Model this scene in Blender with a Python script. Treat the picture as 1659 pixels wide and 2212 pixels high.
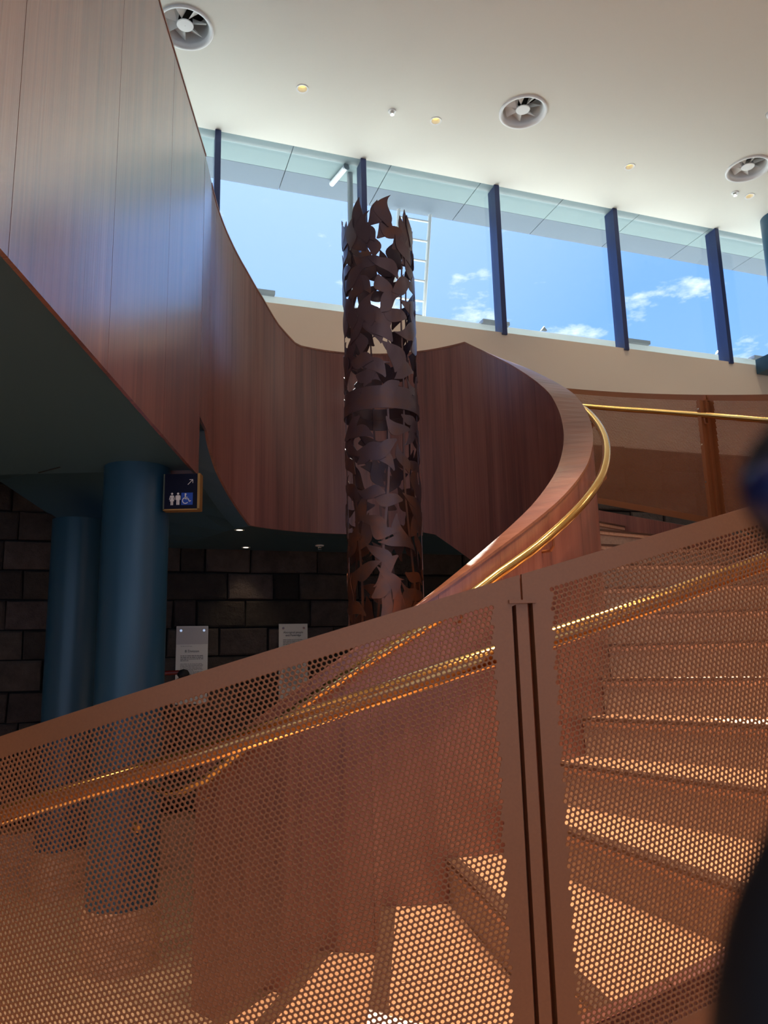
import bpy, bmesh, math, random
import numpy as np
from mathutils import Matrix, Vector
rnd = random.Random(7)
C = bpy.context.scene.collection
SC = bpy.context.scene
PI = math.pi
for o in list(bpy.data.objects):
    bpy.data.objects.remove(o)

# ------------------------------------------------------------------ camera
EYE = 1.6
pitch, roll = math.radians(10.8), math.radians(1.4)
cam = bpy.data.cameras.new('camera')
cam.sensor_fit = 'AUTO'; cam.sensor_width = 36.0
cam.lens = 1650 / 2212 * 36.0
cam.clip_start = 0.01; cam.clip_end = 300
cam.dof.use_dof = True; cam.dof.focus_distance = 2.8
cam.dof.aperture_fstop = cam.lens / 3.0
camo = bpy.data.objects.new('camera', cam); C.objects.link(camo)
fwd = Vector((0, math.cos(pitch), math.sin(pitch)))
U0 = Vector((0, -math.sin(pitch), math.cos(pitch))); R0 = Vector((1, 0, 0))
cr, sr = math.cos(roll), math.sin(roll)
right = R0 * cr - U0 * sr; up = R0 * sr + U0 * cr
camo.matrix_world = Matrix(((right.x, up.x, -fwd.x, 0), (right.y, up.y, -fwd.y, 0),
                            (right.z, up.z, -fwd.z, EYE), (0, 0, 0, 1)))
SC.camera = camo

# ------------------------------------------------------------------ sky, sun, exposure
SC.view_settings.view_transform = 'Standard'
SC.view_settings.look = 'None'
SC.view_settings.gamma = 1.0
SC.view_settings.use_curve_mapping = False
SC.view_settings.exposure = 0.22
SUN_EL, SUN_AZ = math.radians(47), math.radians(-8)      # azimuth measured from +Y towards +X
sun_dir = Vector((math.sin(SUN_AZ) * math.cos(SUN_EL), math.cos(SUN_AZ) * math.cos(SUN_EL), math.sin(SUN_EL)))

def new_world():
    w = bpy.data.worlds.new('sky'); SC.world = w; w.use_nodes = True
    nt = w.node_tree; N = nt.nodes; L = nt.links; N.clear()
    out = N.new('ShaderNodeOutputWorld'); bg = N.new('ShaderNodeBackground')
    tc = N.new('ShaderNodeTexCoord')
    nrm = N.new('ShaderNodeVectorMath'); nrm.operation = 'NORMALIZE'
    L.new(tc.outputs['Generated'], nrm.inputs[0])
    sep = N.new('ShaderNodeSeparateXYZ'); L.new(nrm.outputs[0], sep.inputs[0])
    ramp = N.new('ShaderNodeValToRGB'); e = ramp.color_ramp.elements
    e[0].position = 0.0; e[0].color = (.42, .62, .93, 1)
    e[1].position = 0.75; e[1].color = (.16, .34, .86, 1)
    n = e.new(0.30); n.color = (.25, .45, .92, 1)
    n = e.new(0.5); n.color = (.19, .38, .88, 1)
    L.new(sep.outputs['Z'], ramp.inputs[0])
    # brighter, paler sky around the sun
    dot = N.new('ShaderNodeVectorMath'); dot.operation = 'DOT_PRODUCT'
    L.new(nrm.outputs[0], dot.inputs[0]); dot.inputs[1].default_value = sun_dir
    mr = N.new('ShaderNodeMapRange'); mr.inputs['From Min'].default_value = .86; mr.inputs['From Max'].default_value = 1.0
    mr.inputs['To Min'].default_value = 0; mr.inputs['To Max'].default_value = .55
    L.new(dot.outputs['Value'], mr.inputs['Value'])
    mx = N.new('ShaderNodeMixRGB'); mx.inputs[2].default_value = (.70, .80, 1.02, 1)
    L.new(mr.outputs[0], mx.inputs[0]); L.new(ramp.outputs[0], mx.inputs[1])
    # clouds
    mp = N.new('ShaderNodeMapping'); mp.inputs['Scale'].default_value = (1.0, 1.0, 2.6)
    mp.inputs['Location'].default_value = (.35, .2, .1)
    L.new(nrm.outputs[0], mp.inputs[0])
    ns = N.new('ShaderNodeTexNoise'); ns.inputs['Scale'].default_value = 5.5
    ns.inputs['Detail'].default_value = 9; ns.inputs['Roughness'].default_value = .62
    L.new(mp.outputs[0], ns.inputs['Vector'])
    cr_ = N.new('ShaderNodeValToRGB'); e = cr_.color_ramp.elements
    e[0].position = .545; e[0].color = (0, 0, 0, 1); e[1].position = .65; e[1].color = (1, 1, 1, 1)
    L.new(ns.outputs[0], cr_.inputs[0])
    mc = N.new('ShaderNodeMixRGB'); mc.inputs[2].default_value = (1.0, 1.0, 1.03, 1)
    L.new(cr_.outputs[0], mc.inputs[0]); L.new(mx.outputs[0], mc.inputs[1])
    L.new(mc.outputs[0], bg.inputs['Color']); bg.inputs['Strength'].default_value = 1.35
    L.new(bg.outputs[0], out.inputs[0])
new_world()
sl = bpy.data.lights.new('sun', 'SUN'); sl.energy = 17.0; sl.angle = math.radians(.55); sl.color = (1.0, .94, .85)
so = bpy.data.objects.new('sun', sl); C.objects.link(so)
so.rotation_euler = sun_dir.to_track_quat('Z', 'Y').to_euler(); so.location = sun_dir * 30

DOWNLIGHT_W = 60.0
STAIR_FILL_W = 360.0
PANEL_FILL_W = 13.0

# ------------------------------------------------------------------ shared measures
CX, CY = 0.0, 4.5
RIN, ROUT, RS = 1.08, 1.235, 2.90
FLOOR = 0.128
CEIL = 6.40
RISE, DAZ = 0.168, 12.0
def nose_az(n): return 10.1 + (n - 4) * DAZ if n <= 8 else 58.1 + (n - 8) * 10.7
def nose_z(n): return 0.80 + (n - 4) * RISE
def nose_line(az): return float(np.interp(az, [nose_az(k) for k in range(-6, 22)], [nose_z(k) for k in range(-6, 22)]))
def lerp_tab(tab):
    xs = [a for a, b in tab]; ys = [b for a, b in tab]
    return lambda x: float(np.interp(x, xs, ys))
top_in = lerp_tab([(-46, 1.10), (8, 1.842), (28, 2.122), (43, 2.326), (59, 2.56), (75, 2.83), (96, 3.21), (123, 3.613), (144, 3.905),
                   (215, 3.92), (224, 4.045), (231, 4.19), (240, 4.34), (250, 4.47), (264, 4.64), (268.5, 4.70)])
bot_in = lerp_tab([(-46, FLOOR), (20, FLOOR), (45, .75), (148, 2.30), (160, 2.475), (165, 2.50), (237, 2.50), (246, 2.63), (258, 2.80), (266, 2.94), (268.5, 3.0)])
def pol(az, r, z=None):
    a = math.radians(az)
    p = (CX + r * math.sin(a), CY - r * math.cos(a))
    return p if z is None else (p[0], p[1], z)
# back wall: stone below, windows above
WY0, WS = 6.75, .35
wd = Vector((1, WS, 0)).normalized(); wn = Vector((wd.y, -wd.x, 0))     # along, into the room
def wpt(t, off=0.0, z=0.0):
    p = Vector((0, WY0, 0)) + wd * t + wn * off
    return Vector((p.x, p.y, z))
def wx(x): return x / wd.x

# ------------------------------------------------------------------ materials
def mat(name, col, rough=.5, metal=0.0, spec=.5, noise=None, bump=None, emit=None, coat=0):
    """noise=(scale,amount[,stretch]) varies the colour; bump=(scale,strength[,stretch])"""
    m = bpy.data.materials.new(name); m.use_nodes = True
    nt = m.node_tree; N = nt.nodes; L = nt.links
    b = N['Principled BSDF']
    b.inputs['Base Color'].default_value = (*col, 1); b.inputs['Roughness'].default_value = rough
    b.inputs['Metallic'].default_value = metal; b.inputs['Specular IOR Level'].default_value = spec
    if coat:
        b.inputs['Coat Weight'].default_value = coat; b.inputs['Coat Roughness'].default_value = .1
    if noise or bump:
        tc = N.new('ShaderNodeTexCoord')
        def field(s, st):
            mp = N.new('ShaderNodeMapping'); mp.inputs['Scale'].default_value = st
            L.new(tc.outputs['Object'], mp.inputs[0])
            n = N.new('ShaderNodeTexNoise'); n.inputs['Scale'].default_value = s; n.inputs['Detail'].default_value = 6
            L.new(mp.outputs[0], n.inputs['Vector']); return n
    if noise:
        n = field(noise[0], noise[2] if len(noise) > 2 else (1, 1, 1))
        r = N.new('ShaderNodeValToRGB'); a = noise[1]
        r.color_ramp.elements[0].position = .3; r.color_ramp.elements[1].position = .7
        r.color_ramp.elements[0].color = (*[c * (1 - a) for c in col], 1)
        r.color_ramp.elements[1].color = (*[min(1, c * (1 + a)) for c in col], 1)
        L.new(n.outputs[0], r.inputs[0]); L.new(r.outputs[0], b.inputs['Base Color'])
    if bump:
        n = field(bump[0], bump[2] if len(bump) > 2 else (1, 1, 1))
        bp = N.new('ShaderNodeBump'); bp.inputs['Strength'].default_value = bump[1]; bp.inputs['Distance'].default_value = .01
        L.new(n.outputs[0], bp.inputs['Height']); L.new(bp.outputs[0], b.inputs['Normal'])
    if emit:
        b.inputs['Emission Color'].default_value = (*emit[0], 1); b.inputs['Emission Strength'].default_value = emit[1]
    return m

def wood_mat(name, c0, c1, c2, rough, su, sv, coat=.5, cior=1.6, crough=.3):
    """wood laminate; UV: u across the grain (m), v along the grain (m)"""
    m = bpy.data.materials.new(name); m.use_nodes = True
    nt = m.node_tree; N = nt.nodes; L = nt.links; b = N['Principled BSDF']
    uv = N.new('ShaderNodeUVMap')
    def tex(scu, scv, detail, dist=0):
        mp = N.new('ShaderNodeMapping'); mp.inputs['Scale'].default_value = (scu, scv, 1)
        L.new(uv.outputs[0], mp.inputs[0])
        n = N.new('ShaderNodeTexNoise'); n.inputs['Scale'].default_value = 1; n.inputs['Detail'].default_value = detail
        n.inputs['Distortion'].default_value = dist
        L.new(mp.outputs[0], n.inputs['Vector']); return n
    big = tex(su, sv, 5, .4); fine = tex(su * 6, sv * 1.6, 4)
    add = N.new('ShaderNodeMath'); add.operation = 'MULTIPLY_ADD'
    add.inputs[1].default_value = .38; L.new(fine.outputs[0], add.inputs[0])
    sc = N.new('ShaderNodeMath'); sc.operation = 'MULTIPLY'; sc.inputs[1].default_value = .62
    L.new(big.outputs[0], sc.inputs[0]); L.new(sc.outputs[0], add.inputs[2])
    oi = N.new('ShaderNodeObjectInfo')
    a2 = N.new('ShaderNodeMath'); a2.operation = 'MULTIPLY_ADD'; a2.inputs[1].default_value = .10; a2.inputs[2].default_value = -.05
    L.new(oi.outputs['Random'], a2.inputs[0])
    a3 = N.new('ShaderNodeMath'); a3.operation = 'ADD'
    L.new(add.outputs[0], a3.inputs[0]); L.new(a2.outputs[0], a3.inputs[1])
    r = N.new('ShaderNodeValToRGB'); e = r.color_ramp.elements
    e[0].position = .30; e[0].color = (*c0, 1); e[1].position = .72; e[1].color = (*c2, 1)
    k = e.new(.5); k.color = (*c1, 1)
    L.new(a3.outputs[0], r.inputs[0]); L.new(r.outputs[0], b.inputs['Base Color'])
    b.inputs['Roughness'].default_value = rough; b.inputs['Specular IOR Level'].default_value = .6
    b.inputs['Coat Weight'].default_value = coat; b.inputs['Coat Roughness'].default_value = crough; b.inputs['Coat IOR'].default_value = cior
    bp = N.new('ShaderNodeBump'); bp.inputs['Strength'].default_value = .25; bp.inputs['Distance'].default_value = .0025
    L.new(fine.outputs[0], bp.inputs['Height']); L.new(bp.outputs[0], b.inputs['Normal']); L.new(bp.outputs[0], b.inputs['Coat Normal'])
    return m

def stone_mat():
    m = bpy.data.materials.new('bluestone'); m.use_nodes = True
    nt = m.node_tree; N = nt.nodes; L = nt.links; b = N['Principled BSDF']
    tc = N.new('ShaderNodeTexCoord'); oi = N.new('ShaderNodeObjectInfo')
    off = N.new('ShaderNodeVectorMath'); off.operation = 'ADD'
    L.new(tc.outputs['Object'], off.inputs[0])
    mul = N.new('ShaderNodeMath'); mul.operation = 'MULTIPLY'; mul.inputs[1].default_value = 37
    L.new(oi.outputs['Random'], mul.inputs[0]); L.new(mul.outputs[0], off.inputs[1])
    n1 = N.new('ShaderNodeTexNoise'); n1.inputs['Scale'].default_value = 6; n1.inputs['Detail'].default_value = 8
    n1.inputs['Roughness'].default_value = .68
    L.new(off.outputs[0], n1.inputs['Vector'])
    r = N.new('ShaderNodeValToRGB'); e = r.color_ramp.elements
    e[0].position = .3; e[0].color = (.040, .031, .029, 1); e[1].position = .75; e[1].color = (.105, .083, .073, 1)
    L.new(n1.outputs[0], r.inputs[0])
    hv = N.new('ShaderNodeMixRGB'); hv.blend_type = 'MULTIPLY'; hv.inputs[0].default_value = 1
    L.new(r.outputs[0], hv.inputs[1]); L.new(oi.outputs['Color'], hv.inputs[2])
    L.new(hv.outputs[0], b.inputs['Base Color']); b.inputs['Roughness'].default_value = .72
    n2 = N.new('ShaderNodeTexNoise'); n2.inputs['Scale'].default_value = 22; n2.inputs['Detail'].default_value = 8
    n2.inputs['Roughness'].default_value = .7
    L.new(off.outputs[0], n2.inputs['Vector'])
    bp = N.new('ShaderNodeBump'); bp.inputs['Strength'].default_value = 1.0; bp.inputs['Distance'].default_value = .04
    L.new(n2.outputs[0], bp.inputs['Height']); L.new(bp.outputs[0], b.inputs['Normal'])
    return m

def rust_mat():
    m = bpy.data.materials.new('weathering_steel'); m.use_nodes = True
    nt = m.node_tree; N = nt.nodes; L = nt.links; b = N['Principled BSDF']
    g = N.new('ShaderNodeNewGeometry'); sep = N.new('ShaderNodeSeparateXYZ'); L.new(g.outputs['Position'], sep.inputs[0])
    n = N.new('ShaderNodeTexNoise'); n.inputs['Scale'].default_value = 7; n.inputs['Detail'].default_value = 6
    L.new(g.outputs['Position'], n.inputs['Vector'])
    mr = N.new('ShaderNodeMapRange'); mr.inputs['From Min'].default_value = 1.6; mr.inputs['From Max'].default_value = 3.0
    mr.inputs['To Min'].default_value = .35; mr.inputs['To Max'].default_value = -.12
    L.new(sep.outputs['Z'], mr.inputs['Value'])
    ad = N.new('ShaderNodeMath'); ad.operation = 'ADD'; L.new(mr.outputs[0], ad.inputs[0]); L.new(n.outputs[0], ad.inputs[1])
    r = N.new('ShaderNodeValToRGB'); e = r.color_ramp.elements
    e[0].position = .38; e[0].color = (.105, .066, .078, 1); e[1].position = .85; e[1].color = (.27, .085, .036, 1)
    k = e.new(.6); k.color = (.15, .070, .052, 1)
    L.new(ad.outputs[0], r.inputs[0]); L.new(r.outputs[0], b.inputs['Base Color'])
    b.inputs['Metallic'].default_value = .5; b.inputs['Roughness'].default_value = .36
    return m

def tread_mat():
    m = mat('tread_stone', (.60, .45, .35), .5)
    nt = m.node_tree; N = nt.nodes; L = nt.links; b = N['Principled BSDF']
    tc = N.new('ShaderNodeTexCoord')
    v = N.new('ShaderNodeTexNoise'); v.inputs['Scale'].default_value = 60; v.inputs['Detail'].default_value = 5
    L.new(tc.outputs['Object'], v.inputs['Vector'])
    r = N.new('ShaderNodeValToRGB'); e = r.color_ramp.elements
    e[0].position = .25; e[0].color = (.58, .32, .19, 1); e[1].position = .6; e[1].color = (.74, .43, .27, 1)
    L.new(v.outputs[0], r.inputs[0]); L.new(r.outputs[0], b.inputs['Base Color'])
    return m

def glass_mat():
    m = bpy.data.materials.new('window_glass'); m.use_nodes = True
    nt = m.node_tree; N = nt.nodes; L = nt.links; N.clear()
    out = N.new('ShaderNodeOutputMaterial'); tr = N.new('ShaderNodeBsdfTransparent'); gl = N.new('ShaderNodeBsdfGlossy')
    gl.inputs['Roughness'].default_value = 0.0; tr.inputs['Color'].default_value = (.90, .96, .97, 1)
    lw = N.new('ShaderNodeLayerWeight'); lw.inputs['Blend'].default_value = .5
    pw = N.new('ShaderNodeMath'); pw.operation = 'POWER'; pw.inputs[1].default_value = 5.0
    fr = N.new('ShaderNodeMath'); fr.operation = 'MULTIPLY_ADD'; fr.inputs[1].default_value = .9; fr.inputs[2].default_value = .03
    L.new(lw.outputs['Facing'], pw.inputs[0]); L.new(pw.outputs[0], fr.inputs[0])
    mx = N.new('ShaderNodeMixShader')
    L.new(fr.outputs[0], mx.inputs[0]); L.new(tr.outputs[0], mx.inputs[1]); L.new(gl.outputs[0], mx.inputs[2])
    L.new(mx.outputs[0], out.inputs[0]); return m

M = {}
M['bronze'] = mat('bronze_powdercoat', (.32, .114, .040), .42, .25, .5, noise=(180, .05))
M['brass'] = mat('polished_brass', (.86, .52, .17), .17, 1.0)
M['wood'] = wood_mat('walnut_laminate', (.112, .036, .028), (.230, .078, .057), (.32, .125, .090), .38, 14, .55)
M['woodgloss'] = wood_mat('walnut_laminate_satin', (.112, .036, .028), (.230, .078, .057), (.32, .125, .090), .38, 14, .55, 1.0, 3.5, .23)
M['capwood'] = wood_mat('walnut_cap', (.19, .068, .040), (.30, .115, .068), (.39, .16, .098), .36, 10, .9, 0.0)
M['soffit'] = mat('teal_soffit_paint', (.040, .100, .155), .45)
M['blue'] = mat('blue_column_paint', (.018, .072, .125), .35)
M['stone'] = stone_mat()
M['mortar'] = mat('dark_mortar', (.015, .013, .013), .95)
M['plaster'] = mat('cream_plaster', (.72, .62, .50), .85, bump=(160, .05))
M['ceiling'] = mat('ceiling_paint', (.80, .785, .70), .9)
M['white'] = mat('white_enamel', (.82, .82, .80), .4)
M['greymetal'] = mat('grey_steel', (.35, .36, .38), .45, .6)
M['dark'] = mat('black_void', (.012, .012, .014), .8)
M['navy'] = mat('navy_frame_metal', (.030, .045, .13), .35, .3)
M['rust'] = rust_mat()
M['tread'] = tread_mat()
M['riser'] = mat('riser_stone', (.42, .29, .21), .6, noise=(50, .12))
M['nosing'] = mat('bronze_nosing', (.16, .085, .055), .5, .4)
M['floor'] = mat('warm_floor', (.60, .40, .27), .28, noise=(9, .25, (1, 4, 1)))
M['plinth'] = mat('plinth_timber', (.52, .30, .19), .45, noise=(12, .35, (1, 1, 3)))
M['glass'] = glass_mat()
M['panelwhite'] = mat('panel_white', (.62, .61, .56), .5)
M['panelgrey'] = mat('panel_photo_grey', (.42, .40, .39), .5)
M['ink'] = mat('dark_ink', (.05, .05, .05), .8)
M['signnavy'] = mat('sign_navy', (.004, .005, .020), .7, 0, .2)
M['signwhite'] = mat('sign_white', (.78, .74, .70), .6)
M['signblue'] = mat('sign_blue', (.01, .06, .38), .5)
M['gold'] = mat('sign_gold_edge', (.42, .22, .06), .4, .5)
M['olive'] = mat('sign_olive_edge', (.10, .11, .08), .5, .3)
M['chrome'] = mat('chrome', (.75, .73, .70), .2, 1.0)
M['lamp'] = mat('lamp_glow', (.9, .8, .5), .5, emit=((1.0, .70, .20), 1.15))
M['lampwhite'] = mat('lamp_glow_white', (.9, .85, .7), .5, emit=((1.0, .86, .62), 3.0))
M['roofwhite'] = mat('white_roof_metal', (.86, .86, .84), .45)
M['eave'] = mat('eave_panel', (.20, .27, .275), .7)
M['eaveshade'] = mat('eave_shaded_panel', (.115, .15, .19), .7)  # shading along the outer soffit strip, put into the panel colour
M['cord'] = mat('black_cord', (.006, .006, .008), .7)
M['cordknob'] = mat('navy_gloss_bead', (.010, .018, .08), .25)
M['redblack'] = mat('dark_red_plastic', (.16, .012, .008), .4)

# ------------------------------------------------------------------ mesh helpers
def mesh_obj(name, verts, faces, m=None, parent=None, uvs=None, smooth=False):
    me = bpy.data.meshes.new(name); me.from_pydata([tuple(v) for v in verts], [], faces); me.update()
    if uvs is not None:
        ul = me.uv_layers.new(name='UVMap')
        lv = np.empty(len(me.loops), np.int32); me.loops.foreach_get('vertex_index', lv)
        ul.data.foreach_set('uv', np.asarray(uvs, np.float32)[lv].ravel())
    if m: me.materials.append(m)
    if smooth:
        me.polygons.foreach_set('use_smooth', [True] * len(me.polygons))
    o = bpy.data.objects.new(name, me); C.objects.link(o)
    if parent: o.parent = parent
    return o
def empty(name, loc=(0, 0, 0), rz=0):
    o = bpy.data.objects.new(name, None); C.objects.link(o); o.location = loc; o.rotation_euler = (0, 0, rz)
    o.empty_display_size = .1
    return o
def tag(o, label, cat, group=None):
    o['label'] = label; o['category'] = cat
    if group: o['group'] = group
    return o
def struct(o):
    o['kind'] = 'structure'; return o
def keep(o, parent):
    """parent without moving the child: child vertices are in world space, parent is an empty"""
    o.parent = parent; o.matrix_parent_inverse = Matrix.Translation(parent.location).inverted() if parent.rotation_euler.z == 0 else parent.matrix_basis.inverted()
    return o
BOXF = [(0, 3, 2, 1), (4, 5, 6, 7), (0, 1, 5, 4), (1, 2, 6, 5), (2, 3, 7, 6), (3, 0, 4, 7)]
class MB:
    def __init__(s): s.v = []; s.f = []; s.uv = []
    def add(s, v, f, uv=None):
        k = len(s.v); s.v += [tuple(p) for p in v]; s.f += [tuple(i + k for i in q) for q in f]
        s.uv += uv if uv else [(p[0] + p[1], p[2]) for p in s.v[k:]]
    def box(s, x0, x1, y0, y1, z0, z1):
        s.add([(x0, y0, z0), (x1, y0, z0), (x1, y1, z0), (x0, y1, z0), (x0, y0, z1), (x1, y0, z1), (x1, y1, z1), (x0, y1, z1)], BOXF)
    def obox(s, c, ax, ay, az_, hx, hy, hz):
        c = Vector(c); v = []
        for z in (-1, 1):
            for x, y in ((-1, -1), (1, -1), (1, 1), (-1, 1)):
                v.append(c + ax * hx * x + ay * hy * y + az_ * hz * z)
        s.add(v, BOXF)
    def bbox(s, c, ax, ay, az_, hx, hy, hz, b):
        """box with chamfered edges on the +-ay faces (48 tris or so)"""
        c = Vector(c); v = []; f = []
        prof = [(-hy, b), (-hy + b, 0), (hy - b, 0), (hy, b)]
        for (y, i) in prof:
            for x, z in ((-1, -1), (1, -1), (1, 1), (-1, 1)):
                v.append(c + ax * (hx - i) * x + ay * y + az_ * (hz - i) * z)
        f = [(0, 1, 2, 3), (15, 14, 13, 12)]
        for k in range(3):
            for j in range(4):
                a = k * 4 + j; b_ = k * 4 + (j + 1) % 4
                f.append((a, a + 4, b_ + 4, b_))
        s.add(v, f)
    def slab(s, az0, az1, r0, r1, zb, zt, n=8, cap=True):
        """curved slab; zb, zt are functions of azimuth"""
        v = []; uv = []
        for i in range(n + 1):
            a = az0 + (az1 - az0) * i / n
            for r, z in ((r0, zb(a)), (r1, zb(a)), (r1, zt(a)), (r0, zt(a))):
                v.append(pol(a, r, z)); uv.append((math.radians(a) * r1, z))
        f = []
        for i in range(n):
            k = i * 4
            for j in range(4):
                f.append((k + j, k + (j + 1) % 4, k + 4 + (j + 1) % 4, k + 4 + j))
        if cap: f += [(3, 2, 1, 0), (n * 4, n * 4 + 1, n * 4 + 2, n * 4 + 3)]
        s.add(v, f, uv)
    def tube(s, pts, rad, n=12, caps=True):
        pts = [Vector(p) for p in pts]
        rads = rad if isinstance(rad, (list, tuple)) else [rad] * len(pts)
        v = []; f = []; x = None
        for i, p in enumerate(pts):
            t = (pts[min(i + 1, len(pts) - 1)] - pts[max(i - 1, 0)]).normalized()
            if x is None:
                x = t.orthogonal().normalized()
            else:
                x = (x - t * x.dot(t)).normalized()
            y = t.cross(x)
            for j in range(n):
                a = 2 * PI * j / n
                v.append(p + (x * math.cos(a) + y * math.sin(a)) * rads[i])
        for i in range(len(pts) - 1):
            for j in range(n):
                f.append((i * n + j, i * n + (j + 1) % n, (i + 1) * n + (j + 1) % n, (i + 1) * n + j))
        if caps:
            f.append(tuple(range(n - 1, -1, -1))); f.append(tuple((len(pts) - 1) * n + j for j in range(n)))
        s.add(v, f)
    def lathe(s, prof, n=32, c=(0, 0, 0), close=False):
        """prof: list of (r,z)"""
        v = []; f = []
        for r, z in prof:
            for j in range(n):
                a = 2 * PI * j / n; v.append((c[0] + r * math.cos(a), c[1] + r * math.sin(a), c[2] + z))
        for i in range(len(prof) - 1):
            for j in range(n):
                f.append((i * n + j, i * n + (j + 1) % n, (i + 1) * n + (j + 1) % n, (i + 1) * n + j))
        if close:
            f.append(tuple(range(n - 1, -1, -1))); f.append(tuple((len(prof) - 1) * n + j for j in range(n)))
        s.add(v, f)
    def prism(s, pts, origin, ax, ay, an, d):
        """extrude a 2D outline (ax, ay plane) by d along an"""
        n = len(pts); o = Vector(origin)
        v = [o + ax * p[0] + ay * p[1] for p in pts] + [o + ax * p[0] + ay * p[1] + an * d for p in pts]
        f = [tuple(range(n - 1, -1, -1)), tuple(range(n, 2 * n))] + [(i, (i + 1) % n, n + (i + 1) % n, n + i) for i in range(n)]
        s.add(v, f)
    def build(s, name, m, parent=None, smooth=False):
        o = mesh_obj(name, s.v, s.f, m, None, s.uv, smooth)
        if parent is not None: keep(o, parent)
        return o
X, Y, Z = Vector((1, 0, 0)), Vector((0, 1, 0)), Vector((0, 0, 1))

def smooth_sharp(o, ang=40):
    me = o.data
    me.polygons.foreach_set('use_smooth', [True] * len(me.polygons))
    try: me.set_sharp_from_angle(angle=math.radians(ang))
    except Exception: pass
    return o

# ------------------------------------------------------------------ room shell
def holed_sheet(name, outline, holes, z, m):
    """flat sheet with circular holes (2D filled curve turned into a mesh)"""
    cu = bpy.data.curves.new(name, 'CURVE'); cu.dimensions = '2D'; cu.fill_mode = 'BOTH'; cu.extrude = .01
    def sp(pts):
        s = cu.splines.new('POLY'); s.points.add(len(pts) - 1); s.use_cyclic_u = True
        for p, q in zip(s.points, pts): p.co = (q[0], q[1], 0, 1)
    sp(outline)
    for (hx, hy, r) in holes:
        sp([(hx + r * math.cos(2 * PI * k / 40), hy + r * math.sin(2 * PI * k / 40)) for k in range(40)])
    t = bpy.data.objects.new('tmp', cu); C.objects.link(t)
    me = bpy.data.meshes.new_from_object(t); bpy.data.objects.remove(t); bpy.data.curves.remove(cu)
    me.name = name; me.materials.append(m)
    o = bpy.data.objects.new(name, me); C.objects.link(o); o.location.z = z
    return o
DIFF = [(-1.44, 5.07), (1.34, 6.09), (3.79, 7.0)]
DL = [(-.61, 5.74), (.56, 6.18), (2.56, 6.92), (4.03, 7.48)]
DL_ADDED = [(-.05, 2.0), (.55, 2.35), (1.15, 2.55), (1.75, 3.1), (.15, 2.9), (3.8, 4.4), (-.2, .0), (2.2, .2)]
SPR = [(.16, 6.04), (3.84, 7.41)]
XL, XR, YF = -6.0, 7.6, -5.0
cpoly = [(XL, YF), (XR, YF), tuple(wpt(wx(XR))[:2]), tuple(wpt(wx(XL))[:2])]
ceil = struct(holed_sheet('ceiling', cpoly, [(x, y, .20) for x, y in DIFF] + [(x, y, .042) for x, y in DL + DL_ADDED], CEIL + .01, M['ceiling']))
b = MB(); b.v = [(p[0], p[1], FLOOR - .1) for p in cpoly] + [(p[0], p[1], FLOOR) for p in cpoly]
b.f = [(3, 2, 1, 0), (4, 5, 6, 7), (0, 1, 5, 4), (1, 2, 6, 5), (2, 3, 7, 6), (3, 0, 4, 7)]; b.uv = [(0, 0)] * 8
struct(b.build('floor', M['floor']))
b = MB(); b.box(XL - .2, XL, YF, 4.8, FLOOR, CEIL); struct(b.build('wall_left', M['plaster']))
b = MB(); b.box(XR, XR + .2, YF, 9.6, FLOOR, CEIL); struct(b.build('wall_right', M['plaster']))
# glazed entrance side behind the viewer: low wall and lintel with an open glazed band between
b = MB(); b.box(XL, XR, YF - .2, YF, FLOOR, .5); b.box(XL, XR, YF - .2, YF, 4.6, CEIL)
for k in range(6): b.box(XL + k * 2.66, XL + k * 2.66 + .3, YF - .2, YF, .5, 4.6)
struct(b.build('wall_front', M['plaster']))

# back wall: rubble core carrying stone blocks, plaster above, all one structure
wall = struct(empty('wall_back', (0, WY0, FLOOR)))
T0, T1 = wx(-5.9), wx(4.7)
b = MB(); b.obox((wpt((T0 + T1) / 2, -.15, (FLOOR + 3.67) / 2)), wd, wn, Z, (T1 - T0) / 2, .15 - .02, (3.67 - FLOOR) / 2)
b.build('mortar_bed', M['mortar'], wall)
b = MB(); T2 = wx(7.5); b.obox(wpt((T1 + T2) / 2, -.15, (FLOOR + 3.67) / 2), wd, wn, Z, (T2 - T1) / 2, .15, (3.67 - FLOOR) / 2)
T1 = T2; b.obox((wpt((T0 + T1) / 2, -.15, (3.67 + 4.77) / 2)), wd, wn, Z, (T1 - T0) / 2, .15, (4.77 - 3.67) / 2)
b.build('plaster_band', M['plaster'], wall)
rows = {2.77: [-2.86], 2.545: [-2.80], 2.32: [-2.54, -1.67, -1.48, -1.13, -.59], 2.095: [-2.75, -1.31, -.95, -.74],
        1.87: [-2.85, -1.71, -1.54, -1.17, -.65], 1.645: [-2.73, -1.37, -.99, -.46], 1.42: [-2.59], 1.195: [-2.80]}
z = 3.445; nb = 0; rest = MB()
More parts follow.
